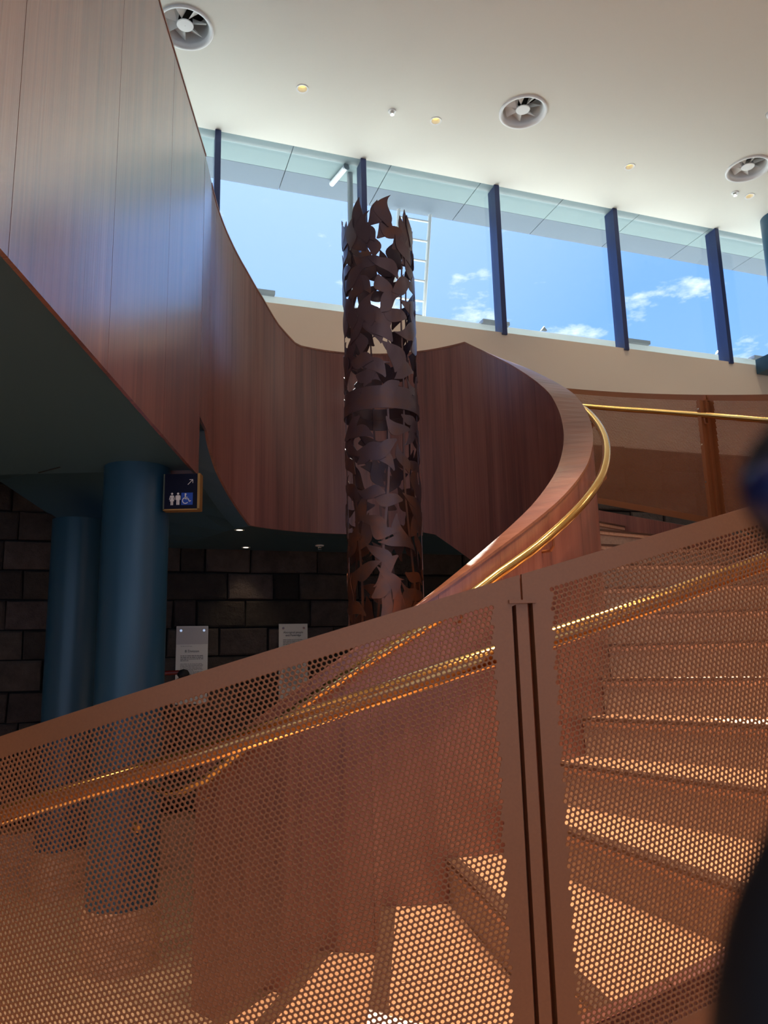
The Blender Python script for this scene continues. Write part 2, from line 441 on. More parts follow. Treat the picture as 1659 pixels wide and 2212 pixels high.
while z > .5:
    js = sorted(rows.get(round(z, 3), [])); full = []
    x = -3.75 + rnd.uniform(0, .2)
    known = js[:]
    full.append(x)
    while x < 4.6:
        nx = x + rnd.uniform(.36, .62)
        nxt = [j for j in known if j > x + .05]
        if nxt and nx > nxt[0] - .2:
            nx = nxt[0]
        x = nx; full.append(x)
    for x0, x1 in zip(full[:-1], full[1:]):
        t0, t1 = wx(x0), wx(x1); hw = (t1 - t0) / 2 - .006
        d = rnd.uniform(.0, .022)
        b = MB(); b.bbox(wpt((t0 + t1) / 2, -.02 + d / 2, z + .1125), wd, -wn, Z, hw, .045 + d / 2, .1125 - .006, .012)
        for i in range(len(b.v)):
            p = Vector(b.v[i]); b.v[i] = tuple(p + wd * rnd.uniform(-.006, .006) + Z * rnd.uniform(-.005, .005) + wn * rnd.uniform(-.003, .003))
        if nb >= 285 or (x0 > 2.0 and z < 1.9):
            rest.add(b.v, b.f, [(0, 0)] * len(b.v)); continue
        o = b.build('stone_block', M['stone'], wall)
        g = rnd.choice([.55, .8, 1.0, 1.0, 1.15, 1.3]); 
        if abs(z - 2.095) < .01 and abs(x0 + .95) < .01: g = .22
        if abs(z - 2.095) < .01 and x1 > -1.32 and x1 < -1.30: g = .5
        o.color = (g, g * rnd.uniform(.95, 1.02), g * rnd.uniform(.92, 1.05), 1); nb += 1
    z -= .225
o = rest.build('stone_courses', M['stone'], wall); o['kind'] = 'stuff'
# plinth along the foot of the stone wall
b = MB(); b.obox(wpt(wx(-1.6), .14, (FLOOR + .47) / 2), wd, wn, Z, 2.6, .14, (.47 - FLOOR) / 2)
struct(b.build('trim_1', M['plinth']))

# ------------------------------------------------------------------ window band
SILL = 4.77
mx_ = [-4.18, -2.81, -1.446, -.127, 1.242, 2.61, 3.925, 5.29, 6.65]
for i in range(len(mx_) - 1):
    t0, t1 = wx(mx_[i]), wx(mx_[i + 1]); w = struct(empty('window_%d' % (i + 1), wpt((t0 + t1) / 2, 0, SILL)))
    tm, h = (t0 + t1) / 2, (t1 - t0) / 2
    b = MB(); b.obox(wpt(tm, -.10, (SILL + CEIL) / 2), wd, wn, Z, h - .012, .006, (CEIL - SILL) / 2 - .012); b.build('pane', M['glass'], w)
    b = MB(); b.obox(wpt(t1, -.07, (SILL + CEIL) / 2), wd, wn, Z, .014, .075, (CEIL - SILL) / 2 - .002)
    b.obox(wpt(t1 + .004, .012, (SILL + CEIL) / 2 - .014), wd, wn, Z, .027, .010, (CEIL - SILL) / 2 + .012)
    b.build('mullion', M['navy'], w)
    b = MB(); b.obox(wpt(tm, -.10, SILL + .012), wd, wn, Z, h, .03, .012); b.build('sill_bar', M['roofwhite'], w)

# exterior: eave, roof flashing and deck
eave = struct(empty('eave_soffit', wpt(0, -.5, CEIL)))
e0 = -4.6
jx = [-.77 + .93 * k for k in range(-4, 8)]
for a, c in zip(jx[:-1], jx[1:]):
    t0, t1 = wx(a), wx(c)
    b = MB(); b.obox(wpt((t0 + t1) / 2, -.21, CEIL + .022), wd, wn, Z, (t1 - t0) / 2 - .004, .196, .012); b.build('eave_panel', M['eave'], eave)
    b = MB(); b.obox(wpt((t0 + t1) / 2, -.575, CEIL + .022), wd, wn, Z, (t1 - t0) / 2 - .004, .165, .012); b.build('shaded_panel', M['eaveshade'], eave)
b = MB(); b.obox(wpt(wx(1.8), -.42, CEIL + .10), wd, wn, Z, 6.0, .33, .05); b.build('eave_deck', M['greymetal'], eave)
fl = struct(empty('roof_flashing', wpt(0, -.5, SILL)))
b = MB(); b.obox(wpt(wx(1.8), -.36, SILL + .035), wd, wn, Z, 6.2, .20, .02)
b.obox(wpt(wx(1.8), -.55, SILL + .18), wd, wn, Z, 6.2, .02, .155); b.build('flashing_sheet', M['roofwhite'], fl)
for x in (-1.0, 1.42, 3.15, 4.9):
    b = MB(); b.obox(wpt(wx(x), -.53, SILL + .35), wd, wn, Z, .16, .05, .02); b.build('flashing_joint', M['greymetal'], fl)
for x in (1.98, 4.25):
    b = MB(); b.prism([(-.035, 0), (.035, 0), (0, .045)], wpt(wx(x), -.52, SILL + .335), wd, Z, wn, .03); b.build('roof_bracket', M['greymetal'], fl)
b = MB(); b.obox(wpt(wx(1.8), -3.2, SILL - .15), wd, wn, Z, 8, 2.6, .05); struct(b.build('roof_deck', M['roofwhite']))
# roof ladder beyond the glass
lad = tag(empty('roof_ladder', wpt(wx(.55), -.75, SILL)), 'white metal ladder standing on the roof outside the window, behind the leaf column', 'ladder')
la, lb = wpt(wx(.36), -.78, SILL - .05), wpt(wx(.46), -.66, CEIL - .02)
dl = wd * .355
for q in (Vector((0, 0, 0)), dl):
    b = MB(); b.tube([la + q, lb + q * 1.03], .02, 8); b.build('rail', M['white'], lad)
for k in range(7):
    f = .12 + k * .138
    b = MB(); b.tube([la.lerp(lb, f), la.lerp(lb, f) + dl * (1 + .03 * f)], .012, 8); b.build('rung', M['white'], lad)
b = MB(); b.obox(la.lerp(lb, .30) + dl * .5 - wn * .06, wd, wn, Z, .17, .05, .012); b.tube([la.lerp(lb, .3) + dl, la.lerp(lb, .16) + dl * .4 - wn * .1], .012, 6)
b.build('step_bracket', M['greymetal'], lad)
tl = tag(empty('tube_light', wpt(wx(-.28), -.3, CEIL)), 'white tube light fixed under the eave outside the window beside the mullion', 'light')
b = MB(); b.tube([wpt(wx(-.25), -.14, CEIL - .02), wpt(wx(-.31), -.44, CEIL - .02)], .028, 12); b.build('tube', M['white'], tl)
b = MB(); b.tube([wpt(wx(-.246), -.125, CEIL - .02), wpt(wx(-.251), -.145, CEIL - .02)], .034, 12); b.build('end_cap', M['greymetal'], tl)
po = MB(); po.tube([wpt(wx(-.175), -.26, SILL + .06), wpt(wx(-.175), -.26, CEIL + .02)], .03, 12)
tag(smooth_sharp(po.build('eave_post', M['greymetal'])), 'slim grey steel post outside the glass, beside the second mullion from the wooden wall', 'post')

# ------------------------------------------------------------------ staircase
st = tag(empty('staircase', (CX, CY, FLOOR)), 'curved stone staircase climbing round the well behind the bronze mesh screen', 'staircase')
NLAND = 16
def step(n, a0, a1, z, rise, r0=1.238, r1=2.79):
    # tiles
    for (ra, rb) in ((r0, 1.948), (1.951, r1)):
        b = MB(); b.slab(a0, a1 + .5, ra, rb, lambda a: z - .035, lambda a: z, 4); b.build('tread', M['tread'], st)
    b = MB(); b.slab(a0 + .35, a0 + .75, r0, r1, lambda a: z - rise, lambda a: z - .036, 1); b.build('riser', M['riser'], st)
    # nosing strip with parallel edges
    aw = lambda r, d: math.degrees(d / r)
    v = []
    for zz in (z - .012, z + .002):
        v += [pol(a0 - aw(r0, .006), r0, zz), pol(a0 - aw(r1, .006), r1, zz), pol(a0 + aw(r1, .05), r1, zz), pol(a0 + aw(r0, .05), r0, zz)]
    b = MB(); b.add(v, BOXF); b.build('nosing_strip', M['nosing'], st)
for n in range(1, NLAND):
    step(n, nose_az(n), nose_az(n + 1), nose_z(n), RISE)
ZL = nose_z(NLAND); AZL = nose_az(NLAND)
step(NLAND, AZL, AZL + 3, ZL, RISE)
F2 = [216 + k * 10.5 for k in range(5)]
for k in range(4): step(17 + k, F2[k], F2[k + 1], ZL + (k + 1) * RISE, RISE, r1=2.2)
# helical waist under the first flight
b = MB(); b.slab(nose_az(1) + 2, AZL, 1.24, 2.78, lambda a: max(FLOOR, nose_line(a) - .42), lambda a: max(FLOOR + .01, nose_line(a) - .21), 40)
b.build('waist_slab', M['soffit'], st)
# outer timber string
for k in range(9):
    a0 = nose_az(1) + k * 18.8
    b = MB(); b.slab(a0, a0 + 18.7, 2.79, 2.835, lambda a: max(FLOOR, nose_line(a) - .30), lambda a: nose_line(a) + .10, 8)
    b.build('outer_string', M['wood'], st)

# landing, second-flight soffit and bridge slab: teal painted soffits
land = struct(empty('floor_landing', (0, 6.2, 2.5)))
def poly_slab(name, top, bot, m, parent):
    n = len(top); v = list(bot) + list(top)
    f = [tuple(range(n - 1, -1, -1)), tuple(range(n, 2 * n))] + [(i, (i + 1) % n, n + (i + 1) % n, n + i) for i in range(n)]
    b = MB(); b.add(v, f); return b.build(name, m, parent)
inner = [pol(a, RIN + .02) for a in np.linspace(148, 237, 24)]
wa, wb = wpt(wx(-1.74), .03), wpt(wx(1.55), .03)
outer = [(wa.x, wa.y), (wb.x, wb.y)]
pl = inner[::-1] + []
poly = inner + [outer[0], outer[1]]
poly_slab('soffit', [(x, y, 2.60) for x, y in poly], [(x, y, 2.51) for x, y in poly], M['soffit'], land)
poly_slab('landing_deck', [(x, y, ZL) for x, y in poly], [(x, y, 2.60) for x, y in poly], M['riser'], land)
# sloping soffit below the second flight
ia = [237, 246, 258, 266, 268.5]
zi = [2.51, 2.64, 2.81, 2.95, 3.01]
ip = [pol(a, RIN + .02, z) for a, z in zip(ia, zi)] + [(-1.06, 4.2, 3.05)]
q0 = wpt(wx(-1.74), .03, 2.51); q1 = wpt(wx(-2.40), .03, 2.61); q2 = wpt(wx(-2.95), .03, 3.0); q3 = wpt(wx(-3.6), .03, 3.05)
op = [q0, q0.lerp(q1, .5), q1, q1.lerp(q2, .5), q2, Vector((-3.6, 4.2, 3.05))]
b = MB(); v = []
for k in range(6):
    p, q = Vector(ip[k]), Vector(op[k])
    for j in range(5): v.append(p.lerp(q, j / 4))
nn = len(v); v += [p + Vector((0, 0, .12)) for p in v]
f = []
for k in range(5):
    for j in range(4):
        a = k * 5 + j
        f.append((a, a + 1, a + 6, a + 5)); f.append((nn + a + 5, nn + a + 6, nn + a + 1, nn + a))
b.add(v, f); b.build('flight_soffit', M['soffit'], land)
br = struct(empty('floor_bridge', (-2.4, 2, 2.67)))
def bx_line(y): return -.89 - .0385 * y
bpoly = [(bx_line(-3) - .02, -3.0), (bx_line(4.22) - .02, 4.22), (-5.6, 4.22), (-5.6, -3.0)]
poly_slab('soffit', [(x, y, 2.78) for x, y in bpoly], [(x, y, 2.675) for x, y in bpoly], M['soffit'], br)
poly_slab('bridge_deck', [(x, y, 3.655) for x, y in bpoly], [(x, y, 2.78) for x, y in bpoly], M['soffit'], br)
b = MB(); b.obox((-1.86, 4.13, 2.674), Vector((.83, -.55, 0)).normalized(), Vector((.55, .83, 0)).normalized(), Z, .10, .004, .003); b.build('slot_grille', M['dark'], br)

# ------------------------------------------------------------------ timber balustrade round the well
bal = tag(empty('timber_balustrade', (CX, CY, FLOOR)), 'walnut veneer balustrade wall curving round the stair well up to the bridge', 'balustrade')
az = -45.6
segs = []
while az < 268:
    nx = min(az + 14.02, 268.5)
    segs.append((az, nx)); az = nx
for a0, a1 in segs:
    g = .03
    b = MB(); b.slab(a0 + g, a1 - g, RIN, RIN + .016, bot_in, lambda a: top_in(a) - .012, 6); b.build('wood_panel', M['wood'], bal)
    if a0 < 215:
        b = MB(); b.slab(a0 + g, a1 - g, ROUT - .016, ROUT, lambda a: max(FLOOR, min(bot_in(a), nose_line(a) - .2)), lambda a: top_in(a) - .012, 6)
        b.build('wood_panel', M['wood'], bal)
b = MB(); b.slab(-45.8, -45.3, RIN, ROUT, bot_in, lambda a: top_in(a) - .012, 1); b.build('end_panel', M['wood'], bal)
# cap in lengths; grain runs across the cap
for a0, a1 in ((-46, 20), (20, 75), (75, 144), (144, 216), (216, 268.5)):
    n = max(6, int((a1 - a0) / 2.5)); b = MB(); v = []; uv = []
    for i in range(n + 1):
        a = a0 + (a1 - a0 - .05) * i / n
        for r, dz in ((RIN - .003, -.014), (ROUT + .003, -.014), (ROUT + .003, .0), (RIN - .003, .0)):
            v.append(pol(a, r, top_in(a) + dz)); uv.append((math.radians(a) * 1.15, r))
    f = []
    for i in range(n):
        k = i * 4
        for j in range(4): f.append((k + j, k + (j + 1) % 4, k + 4 + (j + 1) % 4, k + 4 + j))
    f += [(3, 2, 1, 0), (n * 4, n * 4 + 1, n * 4 + 2, n * 4 + 3)]
    b.add(v, f, uv); b.build('cap_rail', M['capwood'], bal)
b = MB(); b.slab(148, 268.5, RIN + .016, ROUT, lambda a: bot_in(a), lambda a: bot_in(a) + .02, 30); b.build('bottom_closer', M['soffit'], bal)
# bridge balustrade: straight run towards the viewer
yy = [4.22, 3.43, 2.62, 1.82, 1.0, .2, -.6, -1.4, -2.2, -3.0]
def bseg(name, y0, y1, off0, off1, z0, z1, m, grain='v'):
    v = []; uv = []
    for z in (z0, z1):
        for (y, o) in ((y0, off0), (y1, off0), (y1, off1), (y0, off1)):
            v.append((bx_line(y) - o, y, z)); uv.append((y, z) if grain == 'v' else (y, o))
    b = MB(); b.add(v, BOXF, uv); return b.build(name, m, bal)
for y0, y1 in zip(yy[:-1], yy[1:]):
    bseg('wood_panel', y0 - .0015, y1 + .0015, 0, .016, 2.645, 4.69, M['woodgloss'])
bseg('wood_panel', 4.22, -3.0, .14, .156, 3.66, 4.69, M['wood'])
bseg('cap_rail', 4.25, -3.0, -.003, .159, 4.69, 4.704, M['capwood'], 'h')
bseg('end_panel', 4.236, 4.2205, .0, .156, 2.645, 4.69, M['wood'])
# join between the round and the straight run
v = []; uv = []
for (p, q) in ((pol(268.3, RIN), (bx_line(4.22), 4.22)),):
    nrm = Vector((-(q[1] - p[1]), q[0] - p[0], 0)).normalized()
    nrm = nrm if nrm.x < 0 else -nrm
    for zf in (lambda k: 3.0, lambda k: 4.692):
        for (pt, o) in ((p, 0), (q, 0), (q, .016), (p, .016)):
            v.append((pt[0] + nrm.x * o, pt[1] + nrm.y * o, zf(0))); uv.append((pt[1], zf(0)))
b = MB(); b.add(v, BOXF, uv); b.build('wood_panel', M['woodgloss'], bal)

# ------------------------------------------------------------------ bronze mesh screen
P = .0113; HR = .0041
def panel_mesh(name, R, span, slope, H, seg, th=.003):
    """perforated curved sheet; azimuth 0..span, top edge z = slope*az; rows of holes follow the rake.
    s = arc length, z = height; u runs along the rake, v across it (down from the top edge)"""
    L = math.radians(span) * R
    k = slope * span / L; ca = 1 / math.sqrt(1 + k * k); sa = k * ca
    Hv = H * ca
    du, dv = P, P * math.sqrt(3) / 2
    rows_ = int(Hv / dv) + 3
    top_m, side_m, bot_m = .049, .064, .05
    lo_gap, hi_gap, notch = .0225, .0022, .056
    # lattice
    cu, cv = [], []
    for j in range(-1, rows_):
        v0 = top_m + (j - 3) * dv if False else (j * dv + (top_m % dv))
        umin, umax = -.4 * Hv - .05, (L / ca) + .4 * Hv + .05
        us = np.arange(umin, umax, du) + (du / 2 if j % 2 else 0)
        cu.append(us); cv.append(np.full_like(us, v0))
    cu = np.concatenate(cu); cv = np.concatenate(cv)
    # centre of hole in (s,z): start (0,0) at the top edge
    def to_s(u, v): return u * ca + v * sa
    def to_z(u, v): return u * sa - v * ca
    s = to_s(cu, cv)
    keep_ = (s > -.012) & (s < L + .012) & (cv > -.012) & (cv < Hv + .012)
    cu, cv, s = cu[keep_], cv[keep_], s[keep_]
    hole = (s > side_m) & (s < L - side_m) & (cv > top_m - .002) & (cv < Hv - bot_m)
    m12 = 12
    ang = np.arange(m12) * 2 * PI / m12 + PI / 2      # corner at 90 deg: pointy top, flats to the row neighbours
    hexr = np.where(np.arange(m12) % 2 == 0, P / math.sqrt(3), P / 2)
    if seg == 6:
        ang = ang[::2]; hexr = hexr[::2]
    m_ = len(ang)
    ou = cu[:, None] + hexr * np.cos(ang); ov = cv[:, None] + hexr * np.sin(ang)
    def clampuv(u, v):
        v = np.clip(v, 0, Hv); s_ = to_s(u, v)
        g = np.where(v < notch, hi_gap, lo_gap)
        s_ = np.clip(s_, g, L - g)
        return (s_ - v * sa) / ca, v
    ou, ov = clampuv(ou, ov)
    iu = cu[:, None] + HR * np.cos(ang); iv = cv[:, None] + HR * np.sin(ang)
    def xyz(u, v, r):
        a = to_s(u, v) / R
        return np.stack([r * np.sin(a), -r * np.cos(a), to_z(u, v)], -1)
    V = []; F = []; base = 0
    hi = np.where(hole)[0]; so_ = np.where(~hole)[0]; nh = len(hi); ns = len(so_)
    of, ob = xyz(ou[hi], ov[hi], R), xyz(ou[hi], ov[hi], R - th)
    inf, inb = xyz(iu[hi], iv[hi], R), xyz(iu[hi], iv[hi], R - th)
    allv = np.stack([of, inf, inb, ob], 1).reshape(-1, 3)       # per hole: 4*m_ verts
    b0 = (np.arange(nh) * 4 * m_)[:, None]
    j = np.arange(m_); jn = (j + 1) % m_
    def ring(a, b_):
        return np.stack([b0 + a * m_ + j, b0 + a * m_ + jn, b0 + b_ * m_ + jn, b0 + b_ * m_ + j], -1).reshape(-1, 4)
    quads = np.concatenate([ring(0, 1), ring(1, 2), ring(2, 3)])
    nv = len(allv)
    sf, sb = xyz(ou[so_], ov[so_], R), xyz(ou[so_], ov[so_], R - th)
    solidv = np.stack([sf, sb], 1).reshape(-1, 3)
    sb0 = nv + np.arange(ns) * 2 * m_
    # drop solid cells that collapsed
    polys_f = sb0[:, None] + np.arange(m_)[None, :]
    polys_b = sb0[:, None] + m_ + np.arange(m_)[None, ::-1]
    verts = np.concatenate([allv, solidv])
    # rims: top, bottom, sides (flanges go inwards)
    extra_v = []; extra_q = []
    def strip(uvs, r0, r1):
        k0 = len(verts) + len(extra_v)
        for (u, v) in uvs:
            for r in (r0, r1): extra_v.append(xyz(np.array(u), np.array(v), r))
        for i in range(len(uvs) - 1):
            extra_q.append((k0 + 2 * i, k0 + 2 * i + 2, k0 + 2 * i + 3, k0 + 2 * i + 1))
    n_ = 28
    def uofs(s_, v): return (s_ - v * sa) / ca
    strip([(uofs(hi_gap + (L - 2 * hi_gap) * i / n_, 0), 0) for i in range(n_ + 1)], R, R - .006)
    strip([(uofs(lo_gap + (L - 2 * lo_gap) * i / n_, Hv), Hv) for i in range(n_, -1, -1)], R, R - .006)
    for sd in (lo_gap, L - lo_gap):
        strip([(uofs(sd, v), v) for v in (notch, Hv)], R, R - .03)
    for sd in (hi_gap, L - hi_gap):
        strip([(uofs(sd, v), v) for v in (0, notch)], R, R - .01)
    if extra_v: verts = np.concatenate([verts, np.array(extra_v).reshape(-1, 3)])
    quads = np.concatenate([quads, np.array(extra_q, np.int64)])
    nq = len(quads); npoly = nq + 2 * ns
    me = bpy.data.meshes.new(name)
    me.vertices.add(len(verts)); me.vertices.foreach_set('co', verts.astype(np.float32).ravel())
    loops = np.concatenate([quads.ravel(), polys_f.ravel(), polys_b.ravel()]).astype(np.int32)
    me.loops.add(len(loops)); me.loops.foreach_set('vertex_index', loops)
    starts = np.concatenate([np.arange(nq) * 4, nq * 4 + np.arange(2 * ns) * m_]).astype(np.int32)
    me.polygons.add(npoly); me.polygons.foreach_set('loop_start', starts)
    me.update(calc_edges=True); me.validate()
    me.materials.append(M['bronze'])
    return me
SEAM = [5.65 + 27.81 * k for k in range(-1, 6)]
NS, FS = .01386, .0169
near_me = panel_mesh('perforated_panel', RS, 27.81, NS, 1.00, 12)
far_me = panel_mesh('perforated_panel', RS, 27.81, FS, 1.06, 6)
ztop_seam = {-22.16: 1.766 - NS * 27.81}
scr = tag(empty('mesh_balustrade', (CX, CY, FLOOR)), 'bronze perforated metal screen running up the outer side of the stair', 'balustrade')
def scr_top(az):
    return 1.766 + (az - 5.65) * NS if az < 61.2 else 3.594 + (az - 116.9) * FS
for i, a in enumerate(SEAM[:-1]):
    near = a < 50
    o = bpy.data.objects.new('perforated_panel', near_me if near else far_me); C.objects.link(o)
    o.location = (CX, CY, scr_top(a + .01)); o.rotation_euler = (0, 0, math.radians(a)); keep(o, scr)
for i, a in enumerate(SEAM):
    zt = scr_top(a); rad = Vector((math.sin(math.radians(a)), -math.cos(math.radians(a)), 0)); tan = Vector((rad.y * -1, rad.x, 0))
    c = Vector((CX, CY, 0)); zb = max(FLOOR, nose_line(a) - .28)
    b = MB()
    b.obox(c + rad * (RS - .016) + Z * ((zt - .060 + zb) / 2), tan, rad, Z, .0125, .012, (zt - .060 - zb) / 2)
    b.obox(c + rad * (RS - .045) + Z * ((zt - .060 + zb) / 2), tan, rad, Z, .036, .010, (zt - .060 - zb) / 2)
    b.obox(c + rad * (RS - .078) + Z * ((zt - .060 + zb) / 2), tan, rad, Z, .016, .024, (zt - .060 - zb) / 2)
    b.obox(c + rad * (RS - .016) + Z * (zt - .034), tan, rad, Z, .009, .003, .027)
    p = b.build('post', M['bronze'], scr)
    b = MB(); b.obox(c + rad * (RS - .028) + Z * (zt - .057), tan, rad, Z, .029, .034, .0035); b.build('cap_plate', M['bronze'], scr)
    for dz in (.13, .42, .72):
        b = MB(); b.tube([c + rad * (RS - .100) + Z * (zt - dz), c + rad * (RS - .108) + Z * (zt - dz)], .007, 8)
        o = b.build('bolt', M['chrome']); keep(o, p)

# ------------------------------------------------------------------ handrails
def bracket(c0, c1, z):
    """J shaped rod from the rail (c0) down and back to the wall (c1)"""
    p0 = Vector(c0); p1 = Vector(c1)
    return [p0 + Z * (z - .018), p0 + Z * (z - .06), p0.lerp(p1, .25) + Z * (z - .078), p1 + Z * (z - .078)]
hr = tag(empty('outer_handrail', (CX, CY, FLOOR)), 'brass handrail on the inside of the bronze mesh screen', 'handrail')
orail = lerp_tab([(-24, 1.185), (-16, 1.304), (-9, 1.395), (-2.8, 1.487), (3.7, 1.584), (7.8, 1.64), (13.2, 1.719), (18.6, 1.80), (61, 2.43), (104.6, 3.188), (115.5, 3.393), (126.9, 3.597), (138.1, 3.78), (146, 3.90)])
b = MB(); b.tube([pol(a, 2.815, orail(a)) for a in np.arange(-24, 146.1, 1.0)], .0225, 16); smooth_sharp(b.build('rail', M['brass'], hr))
for a in SEAM:
    b = MB(); b.tube(bracket(pol(a - .6, 2.815, 0), pol(a - .6, 2.80 if False else 2.845, 0), orail(a)), .007, 8); b.build('bracket', M['bronze'], hr)
ih = tag(empty('inner_handrail', (CX, CY, FLOOR)), 'brass handrail along the stair side of the walnut balustrade', 'handrail')
irail = lerp_tab([(-50, 1.02), (-45, 1.045), (-37.4, 1.107), (-24.8, 1.29), (-11.7, 1.475), (-3, 1.594), (10.7, 1.77), (21.9, 1.943), (30.4, 2.058), (45.9, 2.287), (61, 2.515), (78, 2.80), (96, 3.10), (123, 3.50), (144, 3.79), (152, 3.80)])
pts = [Vector(pol(a, 1.305, irail(a))) for a in np.arange(-50, 152.1, 1.5)]
tg = Vector((-.643, .766, 0)); e0 = pts[0]
ext = [e0 + tg * .49 + Vector((.06, -.03, -.22)), e0 + tg * .53 + Vector((0, 0, -.20)), e0 + tg * .56 + Z * -.15, e0 + tg * .56 + Z * -.07, e0 + tg * .52 + Z * -.015, e0 + tg * .44, e0 + tg * .3, e0 + tg * .15]
b = MB(); b.tube(ext + pts, .0225, 16); smooth_sharp(b.build('rail', M['brass'], ih))
for a in (-40, -12, 14, 36, 64, 92, 120):
    b = MB(); b.tube(bracket(pol(a, 1.305, 0), pol(a, 1.236, 0), irail(a)), .007, 8); b.build('bracket', M['bronze'], ih)

# ------------------------------------------------------------------ leaf column
lc = tag(empty('leaf_column', (CX, CY, FLOOR)), 'tall cylinder of cut rusty steel leaves standing in the stair well', 'sculpture')
RL = .226
def leaf_mesh(k, wide=False):
    """leaf lying on a cylinder of radius RL round the local origin, tip direction alpha from vertical"""
    r = random.Random(100 + k)
    al = [20, -25, 50, -55, 75, -80, 5, 110, -115, 35, -40, 150, -140, 62, -12, -68][k % 16] * PI / 180
    Ln, W = r.uniform(.17, .235), (r.uniform(.082, .105) if wide else r.uniform(.066, .090)); bend = r.uniform(-.05, .05)
    n = 11; rows_ = []
    for i in range(n + 1):
        t = i / n
        w = W / 2 * (math.sin(PI * t ** .80) ** 1.15) if 0 < t < 1 else 0
        w = max(w, .006 if t < .5 else .0015)
        x0 = bend * math.sin(PI * t) + .012 * math.sin(2 * PI * t)
        rows_.append((x0, t * Ln, w))
    rr = RL + r.uniform(-.005, .005); th = .004
    v = []
    for rad_ in (rr, rr - th):
        for (x0, y, w) in rows_:
            for sx in (-1, 0, 1):
                x = x0 + sx * w
                u = x * math.cos(al) + y * math.sin(al); z = -x * math.sin(al) + y * math.cos(al)
                a = u / RL
                v.append((rad_ * math.sin(a), -rad_ * math.cos(a), z))
    f = []; m3 = 3 * (n + 1)
    for i in range(n):
        for j in range(2):
            a = i * 3 + j
            f.append((a, a + 1, a + 4, a + 3)); f.append((m3 + a + 3, m3 + a + 4, m3 + a + 1, m3 + a))
        for j, fl in ((0, 0), (2, 1)):
            a = i * 3 + j
            q = (a, a + 3, m3 + a + 3, m3 + a)
            f.append(q if not fl else q[::-1])
    me = bpy.data.meshes.new('leaf'); me.from_pydata(v, [], f); me.update(); me.materials.append(M['rust'])
    me.polygons.foreach_set('use_smooth', [True] * len(me.polygons))
    try: me.set_sharp_from_angle(angle=math.radians(35))
    except Exception: pass
    return me
LM = [leaf_mesh(k) for k in range(32)] + [leaf_mesh(k, True) for k in range(32)]
def leaf(az, z, k):
    o = bpy.data.objects.new('leaf', LM[k]); C.objects.link(o)
    o.location = (CX, CY, z); o.rotation_euler = (0, 0, math.radians(az)); keep(o, lc)
lr = random.Random(12); cnt = 0
UPK = [0, 1, 2, 3, 6, 9, 10, 13, 14, 15]
# even coverage: jittered brick lattice of leaves
rowsz = np.arange(1.62, 4.22, .112)
for ri, z in enumerate(rowsz):
    if 3.02 < z < 3.10: continue
    nper = 13 if z > 3.2 else 11
    for c in range(nper):
        if z < 3.0 and lr.random() < .12: continue
        az = (c + (.5 if ri % 2 else 0)) * 360 / nper + lr.uniform(-9, 9)
        zz = z + lr.uniform(-.04, .04)
        k = lr.randrange(16) if zz < 3.95 else lr.choice(UPK)
        if zz > 2.75 and zz < 3.02: k = lr.choice([5, 7, 8, 11, 12, 4])
        leaf(az, zz, k + 16 * lr.randrange(2) + (32 if zz > 3.2 else 0)); cnt += 1
for c in range(16):      # tips standing above the upper edge
    leaf(c * 22.5 + lr.uniform(-7, 7), 4.10 + lr.uniform(-.06, .05) + (.10 if c == 12 else 0), lr.choice([0, 1, 6, 14, 9, 10]) + 16 * lr.randrange(2) + 32)
for c in range(6):      # sparse foot below the visible part
    leaf(lr.uniform(0, 360), lr.uniform(.3, 1.5), lr.randrange(32))
for s_ in range(9):
    a0 = s_ * 40 + lr.uniform(-8, 8); b = MB(); ph = lr.uniform(0, 6)
    zs = np.arange(FLOOR, 4.0 if s_ % 2 else 3.1, .06); v = []
    for z in zs:
        a = a0 + 7 * math.sin(z * 2.1 + ph) + 3 * math.sin(z * 5 + ph)
        hw = 2.6 - .45 * z * .8
        for r_ in (RL - .008, RL - .003):
            for sg in (-1, 1): v.append(pol(a + sg * hw, r_, z))
    f = []
    for i in range(len(zs) - 1):
        q = i * 4
        for (x, y) in ((0, 1), (3, 2), (1, 3), (2, 0)): f.append((q + x, q + y, q + 4 + y, q + 4 + x))
    b.add(v, f); b.build('stem', M['rust'], lc)
for (z0, z1, r) in ((3.105, 3.175, RL + .001), (3.035, 3.105, RL + .007), (FLOOR, .25, RL + .004)):
    b = MB(); b.lathe([(r, z0), (r, z1), (r - .005, z1), (r - .005, z0), (r, z0)], 48, (CX, CY, 0)); o = smooth_sharp(b.build('ring_collar', M['rust'], lc))
    if z0 > 3.1:
        for k in range(8):
            a = k * 45 + 12
            b = MB(); b.tube([pol(a, r, 3.145), pol(a, r + .005, 3.145)], .005, 8); bo = b.build('bolt', M['rust']); keep(bo, o)

# ------------------------------------------------------------------ blue columns
def column(name, x, y, r, z0, z1, label, collar=True):
    t = tag(empty(name, (x, y, z0)), label, 'column')
    b = MB(); b.lathe([(r, z0), (r, z1)], 64, (x, y, 0), True); smooth_sharp(b.build('shaft', M['blue'], t))
    if collar:
        b = MB(); b.lathe([(r + .012, z0), (r + .012, .41), (r, .415)], 64, (x, y, 0)); smooth_sharp(b.build('base_collar', M['plinth'], t))
    return t
column('round_column', -1.376, 4.16, .178, FLOOR, 2.675, 'thick round blue column under the bridge, carrying the toilet sign')
column('round_column', -2.20, 5.40, .172, FLOOR, 2.62, 'dark blue round column standing against the stone wall behind the thicker column')
c3 = wpt(wx(4.44), .42)
t = column('round_column', c3.x, c3.y, .21, 4.84, CEIL, 'blue round column under the ceiling at the right end of the windows', False)
q = wpt(wx(4.44), .32, 4.735)
b = MB(); b.obox(q, wd, wn, Z, .20, .30, .085); b.build('base_bracket', M['blue'], t)

